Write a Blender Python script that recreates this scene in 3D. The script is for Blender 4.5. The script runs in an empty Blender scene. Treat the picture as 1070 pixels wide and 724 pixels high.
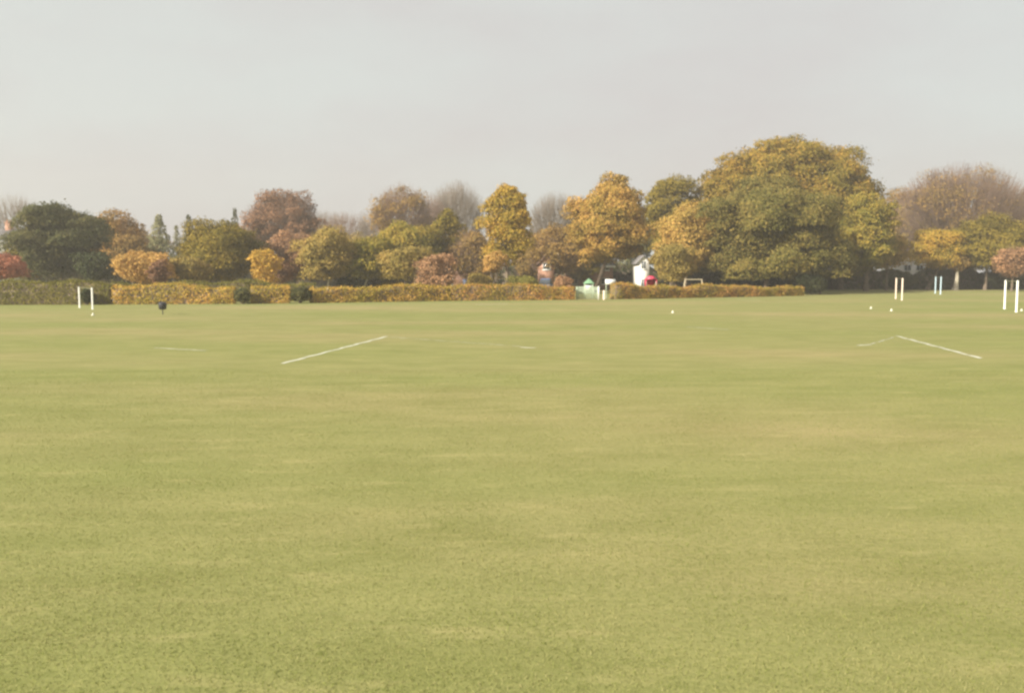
import bpy, bmesh, math, random
import numpy as np
from mathutils import Vector, noise as mnoise
R = math.radians
random.seed(7)
sc = bpy.context.scene
C = sc.collection
F = 900.0            # focal length in photograph pixels
CX, HY, H = 535.0, 287.0, 2.9   # centre column, horizon row, eye height

# ---------------------------------------------------------------- camera
cam = bpy.data.cameras.new('camera')
co = bpy.data.objects.new('camera', cam)
C.objects.link(co)
cam.sensor_width = 36
cam.lens = F / 1070 * 36
cam.clip_start = 0.1
cam.clip_end = 6000
co.location = (0, 0, H)
co.rotation_euler = (R(90) - math.atan(75 / F), 0, 0)
sc.camera = co

# ---------------------------------------------------------------- light
SUN_EL, SUN_AZ = R(27), R(-128)      # azimuth clockwise from +Y (view direction): behind the camera, on the left
w = bpy.data.worlds.new('World')
sc.world = w
w.use_nodes = True
nt = w.node_tree
nt.nodes.clear()
out = nt.nodes.new('ShaderNodeOutputWorld')
bg = nt.nodes.new('ShaderNodeBackground')
bg.inputs[1].default_value = 0.1
sky = nt.nodes.new('ShaderNodeTexSky')
sky.sky_type = 'NISHITA'
sky.sun_disc = False
sky.sun_elevation = SUN_EL
sky.sun_rotation = SUN_AZ
sky.dust_density = 3.0
sky.air_density = 1.0
sky.altitude = 20
tc = nt.nodes.new('ShaderNodeTexCoord')
mp = nt.nodes.new('ShaderNodeMapping')
mp.inputs['Scale'].default_value = (1.0, 1.0, 2.6)
mp.inputs['Location'].default_value = (0.35, 0.1, 0.2)
nz = nt.nodes.new('ShaderNodeTexNoise')
nz.inputs['Scale'].default_value = 2.3
nz.inputs['Detail'].default_value = 5
nz.inputs['Roughness'].default_value = 0.5
cr = nt.nodes.new('ShaderNodeValToRGB')
cr.color_ramp.elements[0].position = 0.34
cr.color_ramp.elements[1].position = 0.62
cr.color_ramp.elements[0].color = (0.82, 0.77, 0.745, 1)
cr.color_ramp.elements[1].color = (0.875, 0.905, 0.86, 1)
veil = nt.nodes.new('ShaderNodeVectorMath')
veil.operation = 'SCALE'
veil.inputs['Scale'].default_value = 3.0
mx = nt.nodes.new('ShaderNodeMix')
mx.data_type = 'RGBA'
mx.inputs[0].default_value = 0.94
nt.links.new(tc.outputs['Generated'], mp.inputs[0])
nt.links.new(mp.outputs[0], nz.inputs['Vector'])
nt.links.new(nz.outputs[0], cr.inputs[0])
nt.links.new(cr.outputs[0], veil.inputs[0])
nt.links.new(sky.outputs[0], mx.inputs[6])
nt.links.new(veil.outputs[0], mx.inputs[7])
nt.links.new(mx.outputs[2], bg.inputs[0])
nt.links.new(bg.outputs[0], out.inputs[0])

sl = bpy.data.lights.new('sun', 'SUN')
sl.energy = 3.6
sl.angle = R(2.5)
sl.color = (1.0, 0.93, 0.80)
so = bpy.data.objects.new('sun', sl)
C.objects.link(so)
sd = Vector((math.sin(SUN_AZ) * math.cos(SUN_EL), math.cos(SUN_AZ) * math.cos(SUN_EL), math.sin(SUN_EL)))
so.rotation_euler = (-sd).to_track_quat('-Z', 'Y').to_euler()
so.location = (0, 0, 60)
sc.view_settings.view_transform = 'Standard'
sc.view_settings.look = 'None'
sc.view_settings.gamma = 1
sc.view_settings.exposure = 1.4
sc.cycles.pixel_filter_type = 'BLACKMAN_HARRIS'
sc.cycles.filter_width = 2.6
sc.cycles.volume_bounces = 0

# ---------------------------------------------------------------- helpers
def X(px, d): return (px - CX) / F * d
def Z(y, d): return H + (HY - y) / F * d

def tag(o, label=None, cat=None, group=None, kind=None):
    if label: o['label'] = label
    if cat: o['category'] = cat
    if group: o['group'] = group
    if kind: o['kind'] = kind
    return o

def link(name, me, mat, parent=None, loc=None):
    o = bpy.data.objects.new(name, me)
    C.objects.link(o)
    if mat is not None and not me.materials: me.materials.append(mat)
    if parent is not None: o.parent = parent
    if loc is not None: o.location = loc
    return o

def empty(name, loc, rz=0):
    o = bpy.data.objects.new(name, None)
    C.objects.link(o)
    o.location = loc
    o.rotation_euler = (0, 0, rz)
    o.empty_display_size = 0.3
    return o

def npmesh(name, V, Fc, smooth=False):
    """V (n,3); Fc list of (m,k) int arrays"""
    me = bpy.data.meshes.new(name)
    for f in (Fc if isinstance(Fc, list) else [Fc]): assert f.max() < len(V), name
    if not isinstance(Fc, list): Fc = [Fc]
    Fc = [f for f in Fc if len(f)]
    me.vertices.add(len(V))
    me.vertices.foreach_set('co', np.asarray(V, np.float32).ravel())
    loops = np.concatenate([f.ravel() for f in Fc]).astype(np.int32)
    tot = np.concatenate([np.full(len(f), f.shape[1]) for f in Fc]).astype(np.int32)
    start = np.concatenate([[0], np.cumsum(tot)[:-1]]).astype(np.int32)
    me.loops.add(len(loops))
    me.loops.foreach_set('vertex_index', loops)
    me.polygons.add(len(tot))
    me.polygons.foreach_set('loop_start', start)
    me.polygons.foreach_set('loop_total', tot)
    if smooth: me.polygons.foreach_set('use_smooth', np.ones(len(tot), bool))
    me.update(calc_edges=True)
    return me

class G:      # collects quads / tris
    def __init__(s): s.V = []; s.Q = []; s.n = 0
    def add(s, V, Q):
        s.V.append(np.asarray(V, float)); s.Q.append(np.asarray(Q) + s.n); s.n += len(V)
    def mesh(s, name, smooth=False):
        return npmesh(name, np.concatenate(s.V), s.Q, smooth)
    def box(s, x0, x1, y0, y1, z0, z1):
        V = [(x, y, z) for z in (z0, z1) for y in (y0, y1) for x in (x0, x1)]
        s.add(V, [(0, 2, 3, 1), (4, 5, 7, 6), (0, 1, 5, 4), (2, 6, 7, 3), (0, 4, 6, 2), (1, 3, 7, 5)])
    def segs(s, P0, P1, r0, r1, n=3):
        P0 = np.atleast_2d(P0).astype(float); P1 = np.atleast_2d(P1).astype(float)
        m = len(P0)
        r0 = np.broadcast_to(r0, m); r1 = np.broadcast_to(r1, m)
        d = P1 - P0; L = np.linalg.norm(d, axis=1, keepdims=True) + 1e-9; d = d / L
        ref = np.where(np.abs(d[:, 2:3]) > 0.9, [[1., 0, 0]], [[0, 0, 1.]])
        u = np.cross(d, ref); u /= np.linalg.norm(u, axis=1, keepdims=True)
        v = np.cross(d, u)
        a = np.arange(n) * 2 * np.pi / n
        ring = np.cos(a)[None, :, None] * u[:, None] + np.sin(a)[None, :, None] * v[:, None]
        A = P0[:, None] + ring * r0[:, None, None]
        B = P1[:, None] + ring * r1[:, None, None]
        V = np.concatenate([A, B], axis=1).reshape(-1, 3)
        base = (np.arange(m) * 2 * n)[:, None, None]
        i = np.arange(n); j = (i + 1) % n
        q = np.stack([i, j, j + n, i + n], axis=1)[None] + base
        s.add(V, q.reshape(-1, 4))
    def tube(s, pts, rad, n=8, cap=True):
        pts = np.asarray(pts, float); m = len(pts)
        t = np.gradient(pts, axis=0); t /= np.linalg.norm(t, axis=1, keepdims=True) + 1e-9
        ref = np.array([0, 1., 0.]) if abs(t[:, 1]).max() < 0.9 else np.array([1., 0, 0])
        u = np.cross(t, ref); u /= np.linalg.norm(u, axis=1, keepdims=True)
        v = np.cross(t, u)
        a = np.arange(n) * 2 * np.pi / n
        V = pts[:, None] + (np.cos(a)[None, :, None] * u[:, None] + np.sin(a)[None, :, None] * v[:, None]) * np.asarray(rad)[:, None, None]
        Q = []
        for k in range(m - 1):
            for i in range(n):
                j = (i + 1) % n
                Q.append((k * n + i, k * n + j, (k + 1) * n + j, (k + 1) * n + i))
        s.add(V.reshape(-1, 3), Q)
        if cap:
            for k in (0, m - 1):
                s.add(V[k], [list(range(n)) if k else list(range(n))[::-1]])

# ---------------------------------------------------------------- materials
def mat(name, col, rough=0.7, noise=0.0, scale=4.0, metal=0.0):
    m = bpy.data.materials.new(name); m.use_nodes = True
    n = m.node_tree; b = n.nodes['Principled BSDF']
    b.inputs['Roughness'].default_value = rough
    b.inputs['Metallic'].default_value = metal
    t = n.nodes.new('ShaderNodeTexCoord')
    z = n.nodes.new('ShaderNodeTexNoise'); z.inputs['Scale'].default_value = scale; z.inputs['Detail'].default_value = 5
    r = n.nodes.new('ShaderNodeValToRGB')
    r.color_ramp.elements[0].position = 0.3; r.color_ramp.elements[1].position = 0.7
    c0 = [c * (1 - noise) for c in col]; c1 = [min(1, c * (1 + noise)) for c in col]
    r.color_ramp.elements[0].color = (*c0, 1); r.color_ramp.elements[1].color = (*c1, 1)
    n.links.new(t.outputs['Object'], z.inputs['Vector']); n.links.new(z.outputs[0], r.inputs[0])
    n.links.new(r.outputs[0], b.inputs['Base Color'])
    return m

def foliage_mat(name, cols, scale=0.22, trans=0.3):
    """cols: three leaf colours; each leaf varies, clumps vary"""
    m = bpy.data.materials.new(name); m.use_nodes = True
    n = m.node_tree; b = n.nodes['Principled BSDF']
    b.inputs['Roughness'].default_value = 0.75
    b.inputs['Specular IOR Level'].default_value = 0.06
    g = n.nodes.new('ShaderNodeNewGeometry')
    t = n.nodes.new('ShaderNodeTexCoord')
    z = n.nodes.new('ShaderNodeTexNoise'); z.inputs['Scale'].default_value = scale; z.inputs['Detail'].default_value = 3
    mm = n.nodes.new('ShaderNodeMath'); mm.operation = 'MULTIPLY_ADD'; mm.inputs[1].default_value = 0.45; mm.inputs[2].default_value = -0.22
    ad = n.nodes.new('ShaderNodeMath'); ad.operation = 'ADD'
    r = n.nodes.new('ShaderNodeValToRGB')
    e = r.color_ramp.elements
    e[0].position = 0.25; e[1].position = 0.72
    e.new(0.5)
    for k in range(3): e[k].color = (*cols[k], 1)
    n.links.new(t.outputs['Object'], z.inputs['Vector'])
    n.links.new(g.outputs['Random Per Island'], mm.inputs[0])
    n.links.new(mm.outputs[0], ad.inputs[0]); n.links.new(z.outputs[0], ad.inputs[1])
    n.links.new(ad.outputs[0], r.inputs[0]); n.links.new(r.outputs[0], b.inputs['Base Color'])
    tr = n.nodes.new('ShaderNodeBsdfTranslucent'); n.links.new(r.outputs[0], tr.inputs[0])
    mi = n.nodes.new('ShaderNodeMixShader'); mi.inputs[0].default_value = trans
    n.links.new(b.outputs[0], mi.inputs[1]); n.links.new(tr.outputs[0], mi.inputs[2])
    n.links.new(mi.outputs[0], n.nodes['Material Output'].inputs[0])
    return m

BARK = mat('bark_brown', (0.16, 0.12, 0.085), 0.9, 0.35, 2.0)
BARKP = mat('bark_pale', (0.55, 0.49, 0.38), 0.9, 0.3, 2.0)
TWIG = mat('twig_grey', (0.22, 0.18, 0.14), 0.9, 0.2, 0.3)
TWIGB = mat('twig_brown', (0.22, 0.145, 0.105), 0.9, 0.25, 0.3)
PAL = {
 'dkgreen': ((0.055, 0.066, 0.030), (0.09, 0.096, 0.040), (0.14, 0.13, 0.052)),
 'olive':   ((0.11, 0.098, 0.022), (0.18, 0.15, 0.028), (0.25, 0.19, 0.035)),
 'bigback': ((0.14, 0.125, 0.026), (0.23, 0.18, 0.036), (0.35, 0.225, 0.045)),
 'bigfront': ((0.10, 0.10, 0.030), (0.155, 0.14, 0.040), (0.22, 0.175, 0.052)),
 'greengold': ((0.14, 0.14, 0.03), (0.23, 0.20, 0.042), (0.34, 0.25, 0.05)),
 'gold': ((0.20, 0.165, 0.032), (0.34, 0.25, 0.045), (0.44, 0.28, 0.055)),
 'orgold': ((0.20, 0.16, 0.04), (0.34, 0.24, 0.06), (0.47, 0.29, 0.085)),
 'palegold': ((0.26, 0.20, 0.06), (0.41, 0.30, 0.085), (0.52, 0.34, 0.11)),
 'ochre': ((0.19, 0.16, 0.05), (0.28, 0.22, 0.065), (0.38, 0.27, 0.085)),
 'brown':   ((0.16, 0.12, 0.045), (0.25, 0.17, 0.058), (0.33, 0.21, 0.07)),
 'orbrown': ((0.18, 0.125, 0.04), (0.29, 0.18, 0.05), (0.38, 0.22, 0.065)),
 'purple':  ((0.15, 0.095, 0.065), (0.23, 0.135, 0.085), (0.31, 0.18, 0.11)),
 'tan':     ((0.34, 0.23, 0.08), (0.48, 0.31, 0.10), (0.58, 0.37, 0.14)),
 'orange': ((0.34, 0.24, 0.05), (0.48, 0.31, 0.065), (0.56, 0.37, 0.10)),
 'red': ((0.25, 0.11, 0.07), (0.36, 0.15, 0.10), (0.44, 0.20, 0.13)),
 'pink':    ((0.24, 0.15, 0.085), (0.34, 0.205, 0.12), (0.44, 0.26, 0.15)),
 'greygrn': ((0.13, 0.145, 0.085), (0.20, 0.205, 0.115), (0.27, 0.26, 0.15)),
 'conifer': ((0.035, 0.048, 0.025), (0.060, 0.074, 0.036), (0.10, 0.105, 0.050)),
 'hgreen': ((0.13, 0.13, 0.034), (0.18, 0.175, 0.045), (0.24, 0.215, 0.055)),
 'hyellow': ((0.28, 0.25, 0.05), (0.43, 0.33, 0.07), (0.56, 0.36, 0.10)),
 'hred': ((0.24, 0.22, 0.045), (0.38, 0.28, 0.065), (0.52, 0.29, 0.10)),
}
PAL = {k: tuple((c[0] * 1.18, c[1] * 1.12, c[2] * 1.02) for c in v) for k, v in PAL.items()}
_fm = {}
def FM(k, scale=0.22):
    if (k, scale) not in _fm: _fm[(k, scale)] = foliage_mat('leaves_' + k, PAL[k], scale)
    return _fm[(k, scale)]

# ---------------------------------------------------------------- field
def ground_mat():
    m = bpy.data.materials.new('mown_grass'); m.use_nodes = True
    n = m.node_tree; b = n.nodes['Principled BSDF']; L = n.links.new
    b.inputs['Roughness'].default_value = 0.95; b.inputs['Specular IOR Level'].default_value = 0.1
    t = n.nodes.new('ShaderNodeTexCoord')
    def nz(scale, sx, sy, det, rough=0.55):
        mp = n.nodes.new('ShaderNodeMapping'); mp.inputs['Scale'].default_value = (sx, sy, 1)
        q = n.nodes.new('ShaderNodeTexNoise'); q.inputs['Scale'].default_value = scale
        q.inputs['Detail'].default_value = det; q.inputs['Roughness'].default_value = rough
        L(t.outputs['Object'], mp.inputs[0]); L(mp.outputs[0], q.inputs['Vector']); return q.outputs[0]
    def ramp(src, stops):
        r = n.nodes.new('ShaderNodeValToRGB'); e = r.color_ramp.elements
        e[0].position = stops[0][0]; e[0].color = (*stops[0][1], 1)
        e[1].position = stops[-1][0]; e[1].color = (*stops[-1][1], 1)
        for p, c in stops[1:-1]: x = e.new(p); x.color = (*c, 1)
        L(src, r.inputs[0]); return r.outputs[0]
    def mix(f, a, c, mode='MIX'):
        x = n.nodes.new('ShaderNodeMix'); x.data_type = 'RGBA'; x.blend_type = mode
        if isinstance(f, float): x.inputs[0].default_value = f
        else: L(f, x.inputs[0])
        L(a, x.inputs[6]); L(c, x.inputs[7]); return x.outputs[2]
    big = ramp(nz(0.09, 0.35, 1.0, 4), [(0.32, (0.203, 0.220, 0.070)), (0.5, (0.236, 0.232, 0.087)), (0.68, (0.293, 0.250, 0.114))])
    med = ramp(nz(0.9, 0.45, 1.0, 6, 0.62), [(0.30, (0.86, 0.88, 0.80)), (0.5, (1, 1, 1)), (0.70, (1.13, 1.10, 1.14))])
    c = mix(1.0, big, med, 'MULTIPLY')
    fine = ramp(nz(14, 0.7, 1.0, 8, 0.7), [(0.28, (0.72, 0.76, 0.60)), (0.5, (1, 1, 1)), (0.74, (1.28, 1.22, 1.25))])
    c = mix(0.8, c, mix(0.0, fine, fine), 'MULTIPLY')
    # scattered straw-coloured worn patches
    st = ramp(nz(2.3, 0.30, 1.0, 5, 0.6), [(0.56, (0, 0, 0)), (0.72, (1, 1, 1))])
    strw = n.nodes.new('ShaderNodeRGB'); strw.outputs[0].default_value = (0.36, 0.32, 0.14, 1)
    sepm = n.nodes.new('ShaderNodeMath'); sepm.operation = 'MULTIPLY'; sepm.inputs[1].default_value = 0.55; L(st, sepm.inputs[0])
    c = mix(sepm.outputs[0], c, strw.outputs[0])
    L(c, b.inputs['Base Color'])
    bp = n.nodes.new('ShaderNodeBump'); bp.inputs['Strength'].default_value = 0.5; bp.inputs['Distance'].default_value = 0.03
    L(nz(22, 1, 1, 6, 0.7), bp.inputs['Height']); L(bp.outputs[0], b.inputs['Normal'])
    return m
GM = ground_mat()
g = G()
S = 2500
g.add([(-S, -60, 0), (S, -60, 0), (S, 3000, 0), (-S, 3000, 0)], [(0, 1, 2, 3)])
fo = link('ground', g.mesh('ground'), GM); tag(fo, kind='structure')

# short grass blades standing on the near part of the field
rs = np.random.RandomState(3)
N = 420000
y = 4.0 + 22 * rs.rand(N) ** 1.7
x = (rs.rand(N) * 2 - 1) * (0.66 * y + 2.2)
pn = 0.5 + 0.5 * np.sin(x * 1.7 + 2 * np.sin(y * 2.1)) * np.sin(y * 2.9 + 1.3 * np.sin(x * 1.1))
keep = rs.rand(N) < 0.45 + 0.55 * pn
x, y = x[keep], y[keep]; N = len(x)
h = 0.008 + 0.016 * rs.rand(N) ** 1.5
a = rs.rand(N) * 2 * np.pi; wd = 0.0022 + 0.0022 * rs.rand(N) + 0.00012 * y
dx, dy = np.cos(a) * wd, np.sin(a) * wd
lx, ly = rs.randn(N) * h * 0.7, rs.randn(N) * h * 0.7
V = np.stack([np.stack([x - dx, y - dy, np.zeros(N)], 1), np.stack([x + dx, y + dy, np.zeros(N)], 1), np.stack([x + lx, y + ly, h], 1)], 1).reshape(-1, 3)
GB = foliage_mat('grass_blades', ((0.21, 0.24, 0.068), (0.258, 0.268, 0.088), (0.36, 0.335, 0.15)), 0.8, 0.35)
go = link('grass', npmesh('grass', V, np.arange(3 * N).reshape(-1, 3)), GB)
tag(go, 'short mown yellowish grass blades across the near field', 'grass', kind='stuff')

# ---------------------------------------------------------------- painted lines
def line_mat(name, amount):
    m = bpy.data.materials.new(name); m.use_nodes = True
    n = m.node_tree; b = n.nodes['Principled BSDF']; L = n.links.new
    b.inputs['Base Color'].default_value = (0.62, 0.62, 0.50, 1); b.inputs['Roughness'].default_value = 0.9
    t = n.nodes.new('ShaderNodeTexCoord')
    q = n.nodes.new('ShaderNodeTexNoise'); q.inputs['Scale'].default_value = 1.8; q.inputs['Detail'].default_value = 8; q.inputs['Roughness'].default_value = 0.65
    r = n.nodes.new('ShaderNodeMapRange'); r.inputs[1].default_value = 0.62 - 0.4 * amount; r.inputs[2].default_value = 0.85 - 0.4 * amount
    r.inputs[3].default_value = 0.0; r.inputs[4].default_value = min(1, 0.35 + amount * 0.6)
    L(t.outputs['Object'], q.inputs['Vector']); L(q.outputs[0], r.inputs[0]); L(r.outputs[0], b.inputs['Alpha'])
    return m
LM1, LM2 = line_mat('worn_paint', 0.85), line_mat('faint_paint', 0.62)
def pline(p, label, m, wid=0.12):
    pts = [(X(px, F * H / (py - HY)), F * H / (py - HY)) for px, py in p]
    (x0, y0), (x1, y1) = pts
    cx, cy = (x0 + x1) / 2, (y0 + y1) / 2
    L = math.hypot(x1 - x0, y1 - y0); ux, uy = (x1 - x0) / L, (y1 - y0) / L
    nseg = max(6, int(L / 0.4)); V = []; Q = []
    for i in range(nseg + 1):
        s = -L / 2 + L * i / nseg
        wv = wid * (0.75 + 0.35 * random.random()) / 2; off = 0.03 * math.sin(i * 1.3)
        for k in (-1, 1):
            V.append((ux * s - uy * (k * wv + off), uy * s + ux * (k * wv + off), 0))
        if i: Q.append((2 * i - 2, 2 * i, 2 * i + 1, 2 * i - 1))
    o = link('pitch_line', npmesh('pitch_line', np.array(V), np.array(Q)), m, loc=(cx, cy, 0.006))
    tag(o, label, 'pitch line', 'worn white pitch lines on the grass')
pline([(294, 380), (404, 351.5)], 'longest worn white line, slanting across the grass left of centre', LM1, 0.17)
pline([(938, 351), (1027, 374.5)], 'worn white line slanting down to the right on the grass near the right edge', LM1, 0.17)
pline([(159, 363.5), (214, 366.5)], 'faint short white line on the grass left of the long slanting line', LM2, 0.16)
pline([(404, 352), (545, 362)], 'very faint white line running right from the far end of the long line', LM2, 0.10)
pline([(544, 363), (559, 363.6)], 'short bright paint dash at the right end of the faint line', LM1, 0.22)
pline([(898, 361), (912, 360)], 'short bright paint dash on the grass left of the right slanting line', LM1, 0.22)
pline([(912, 359.5), (938, 351.5)], 'very faint white line joining the small dash and the right slanting line', LM2, 0.10)
pline([(497, 318.2), (531, 317.6)], 'distant white paint streak on grass just before the middle of the hedge', LM1, 0.35)
pline([(770, 313.4), (795, 313.9)], 'distant white paint streak on grass before the right end of the hedge', LM1, 0.35)
pline([(718, 341.5), (762, 344.5)], 'faint white streak on the grass below the right end of the hedge', LM2, 0.25)

# ---------------------------------------------------------------- trees
def leaves_on(gr, P, Nrm, size, rs, jitter=0.55):
    """rhombic leaf sprays at P facing roughly along Nrm"""
    n = len(P)
    N_ = Nrm + rs.randn(n, 3) * jitter
    N_ /= np.linalg.norm(N_, axis=1, keepdims=True) + 1e-9
    t = rs.randn(n, 3); u = np.cross(N_, t); u /= np.linalg.norm(u, axis=1, keepdims=True) + 1e-9
    v = np.cross(N_, u)
    s = size * (0.55 + 0.9 * rs.rand(n))[:, None]
    V = np.stack([P - u * s * 0.5, P - v * s * 0.32 + N_ * s * 0.06, P + u * s * 0.5, P + v * s * 0.32 + N_ * s * 0.06], 1).reshape(-1, 3)
    gr.add(V, np.arange(4 * n).reshape(-1, 4))

def in_ellipsoid(n, rs, inner=0.0):
    v = rs.randn(n, 3); v /= np.linalg.norm(v, axis=1, keepdims=True)
    r = (inner ** 3 + (1 - inner ** 3) * rs.rand(n)) ** (1 / 3)
    return v * r[:, None]

def skeleton(tr, tw, base, fork, c, rad, rs, r_tr, levels, pale=False):
    """trunk into tr, twigs into tw; fills ellipsoid (c, rad)"""
    lean = np.array([rs.randn() * 0.02, rs.randn() * 0.02, 0]) * (fork[2])
    top = np.array([0, 0, c[2] + rad[2] * 0.35]) + lean * 2
    zs = np.linspace(0, 1, 9)
    pts = np.array([[lean[0] * z * 2 + 0.12 * r_tr * math.sin(z * 7), lean[1] * z * 2, top[2] * z] for z in zs])
    rr = r_tr * (1 - 0.86 * zs) * (1 + 0.45 * np.exp(-zs * 22))
    tr.tube(pts, rr, 8)
    org = np.array(fork, float)
    prev = np.array([[np.interp(z, pts[:, 2], pts[:, 0]), np.interp(z, pts[:, 2], pts[:, 1]), z] for z in np.linspace(fork[2], top[2] * 0.9, 6)])
    prad = np.interp(prev[:, 2], pts[:, 2], rr)
    for li, (n, f, rf, tgt) in enumerate(levels):
        e = in_ellipsoid(n, rs, (0.3, 0.55, 0.7, 0.72, 0.72)[li]) * rad * f + c
        # shift toward fork for inner levels
        e = org + (e - org) * (0.55 + 0.45 * f)
        e[:, 2] = np.maximum(e[:, 2], fork[2] * 0.55)
        q = org + (e - org) * 0.66
        q[:, 2] -= 0.05 * rad[2]
        D = ((q[:, None] - prev[None]) ** 2).sum(2)
        k = D.argmin(1)
        p = prev[k]; L = np.linalg.norm(e - p, axis=1)
        rs_ = np.minimum(prad[k] * 0.78, r_tr * rf * (0.7 + 0.6 * rs.rand(n)))
        mid = (p + e) / 2 + rs.randn(n, 3) * (L * 0.07)[:, None] + np.array([0, 0, -1])[None] * (L * 0.06)[:, None]
        gr = tr if tgt == 0 else tw
        sd = 6 if li == 0 else 3
        gr.segs(p, mid, rs_, rs_ * 0.78, sd); gr.segs(mid, e, rs_ * 0.78, rs_ * 0.5, sd)
        prev = np.concatenate([mid, e]); prad = np.concatenate([rs_ * 0.78, rs_ * 0.5])

TREES = []
def tree(px, ytop, wpx, d, ybot, kind, pal, label, name='tree', cat='tree', group='trees and bushes along the far side of the field', leafsize=0.42, tpx=None, bark=None, dens=1.0, seed=None, depth=1.0, rtr=None, clump=1.0, taper=0.0):
    leafsize *= 0.82
    rs = np.random.RandomState(seed if seed is not None else int(px * 31 + ytop * 7 + d))
    x = X(px, d)
    rx = wpx / 2 * d / F; zt = Z(ytop, d); zb = max(0.0, Z(ybot, d))
    rz = (zt - zb) / 2; cz = (zt + zb) / 2
    rad = np.array([rx, rx * depth, rz]); c = np.array([0, 0, cz])
    root = empty(name, (x, d, 0))
    tag(root, label, cat, group)
    tx = 0 if tpx is None else X(tpx, d) - x
    r_tr = rtr if rtr else max(0.12, 0.022 * zt)
    bark = bark or BARK
    trg, twg, lf = G(), G(), G()
    area = 4 * math.pi * ((rx * rx + rx * rz * 2) / 3)
    if kind in ('bare', 'sparse', 'leafy', 'brushy'):
        fork = (tx * 0, 0, max(0.8, zb + rz * 0.1))
        sc_ = min(2.0, max(0.5, area / 700))
        if kind == 'leafy':
            lv = [(9, 0.55, 0.38, 0), (40, 0.8, 0.16, 0)]
        else:
            lv = [(11, 0.5, 0.50, 0), (int(46 * sc_), 0.72, 0.28, 1), (int(200 * sc_), 0.9, 0.19, 1), (int(900 * sc_), 1.0, 0.12, 1), (int(2600 * sc_), 1.05, 0.085, 1)]
        skeleton(trg, twg, None, fork, c - np.array([0, 0, 0]), rad, rs, r_tr, lv)
    elif kind == 'conifer':
        trg.tube([(0, 0, 0), (0, 0, zt * 0.5), (0, 0, zt * 0.97)], [r_tr, r_tr * 0.6, 0.03], 7)
    else:   # shrub: several stems
        for k in range(5):
            a_ = k * 1.26 + rs.rand(); q = 0.45 * rx
            trg.tube([(0.1 * math.cos(a_), 0.1 * math.sin(a_), 0), (q * 0.5 * math.cos(a_), q * 0.5 * math.sin(a_), zt * 0.4), (q * math.cos(a_), q * math.sin(a_), zt * 0.75)], [r_tr * 0.6, r_tr * 0.4, r_tr * 0.15], 5)
    cover = {'leafy': 1.0, 'shrub': 1.1, 'sparse': 0.22, 'bare': 0.0, 'conifer': 1.1, 'brushy': 0.5}[kind] * dens
    if cover > 0:
        if kind == 'conifer':
            n = int(area * 9 * cover)
            t = rs.rand(n) ** 0.75      # 0 top .. 1 bottom
            tier = 1 + 0.16 * np.sin(t * zt * 3.0)
            rr = rx * (0.10 + 0.9 * t) * tier * (0.65 + 0.4 * rs.rand(n))
            a_ = rs.rand(n) * 2 * np.pi
            lob = 1 + 0.12 * np.sin(a_ * 5 + t * 9)
            P = np.stack([np.cos(a_) * rr * lob, np.sin(a_) * rr * lob, zt - t * (zt - zb)], 1)
            Nn = np.stack([np.cos(a_), np.sin(a_), 0.6 + 0 * a_], 1)
            leaves_on(lf, P, Nn, leafsize, rs)
        else:
            mean = (rx * rx * rz) ** (1 / 3)
            nc = int((46 if kind != 'shrub' else 22) * min(3.2, max(0.6, mean / 5)) * (0.8 if kind == 'sparse' else 1) * (1.5 if kind == 'shrub' else 1) / min(1, clump) ** 1.5)
            cr_ = mean * 0.27 * clump * (5 / max(mean, 5)) ** 0.35
            cc = in_ellipsoid(nc, rs, 0.66)
            # uneven outline: bulges
            ph = rs.rand(6) * 6.28
            ba = 0.45 if taper else 1.0
            bul = 1 + ba * 0.09 * np.sin(cc[:, 0] * 5 + ph[0]) + ba * 0.08 * np.sin(cc[:, 2] * 6 + ph[1]) + ba * 0.05 * np.sin(cc[:, 1] * 6 + ph[2])
            if kind in ('leafy', 'brushy', 'sparse'): cc[:, :2] *= (1 + 0.7 * np.clip(-cc[:, 2:3], 0, 1) ** 2)
            cc[:, :2] *= (1 - taper * np.clip(cc[:, 2:3], 0, 1))
            edge = 1 - cr_ * 0.62 / rad
            P0 = cc * bul[:, None] * rad * np.maximum(edge, 0.3) + c
            # flatter bottoms
            if kind != 'shrub': P0[:, 2] = np.maximum(P0[:, 2], zb + cr_ * 0.4 + 0.6 * rs.rand(nc))
            for k in range(nc):
                r = cr_ * (0.45 + 1.0 * rs.rand() ** 1.3)
                n = int(4 * math.pi * r * r / (leafsize ** 2 * 0.33) * 0.8 * cover) + 5
                v = rs.randn(n, 3); v /= np.linalg.norm(v, axis=1, keepdims=True)
                v[:, 2] = np.where(v[:, 2] < -0.35, -v[:, 2], v[:, 2])     # leaves mostly on top and sides of a clump
                f = 1 + 0.26 * np.sin(v[:, 0:1] * 4 + ph[3] + k) * np.sin(v[:, 2:3] * 4 + k) + 0.16 * rs.randn(n, 1)
                P = P0[k] + v * r * f * np.array([1.15, 1.15, 0.85])
                P[:, 2] = np.maximum(P[:, 2], 0.03)
                out_ = (P - c) / rad
                leaves_on(lf, P, v * 0.75 + 0.45 * out_ / (np.linalg.norm(out_, axis=1, keepdims=True) + 1e-6), leafsize, rs)
            # inner leaves so that the crown is not hollow
            n = int(area / (leafsize ** 2 * 0.33) * (0.9 if kind != 'sparse' else 0.7) * cover)
            e = in_ellipsoid(n, rs, 0.15) * 0.86
            e[:, :2] *= (1 - taper * np.clip(e[:, 2:3], 0, 1))
            P = e * rad + c
            P[:, 2] = np.maximum(P[:, 2], 0.03 if kind == 'shrub' else zb + 0.3)
            leaves_on(lf, P, e, leafsize * 1.05, rs, 0.9)
    off = np.array([tx, 0, 0])
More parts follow.
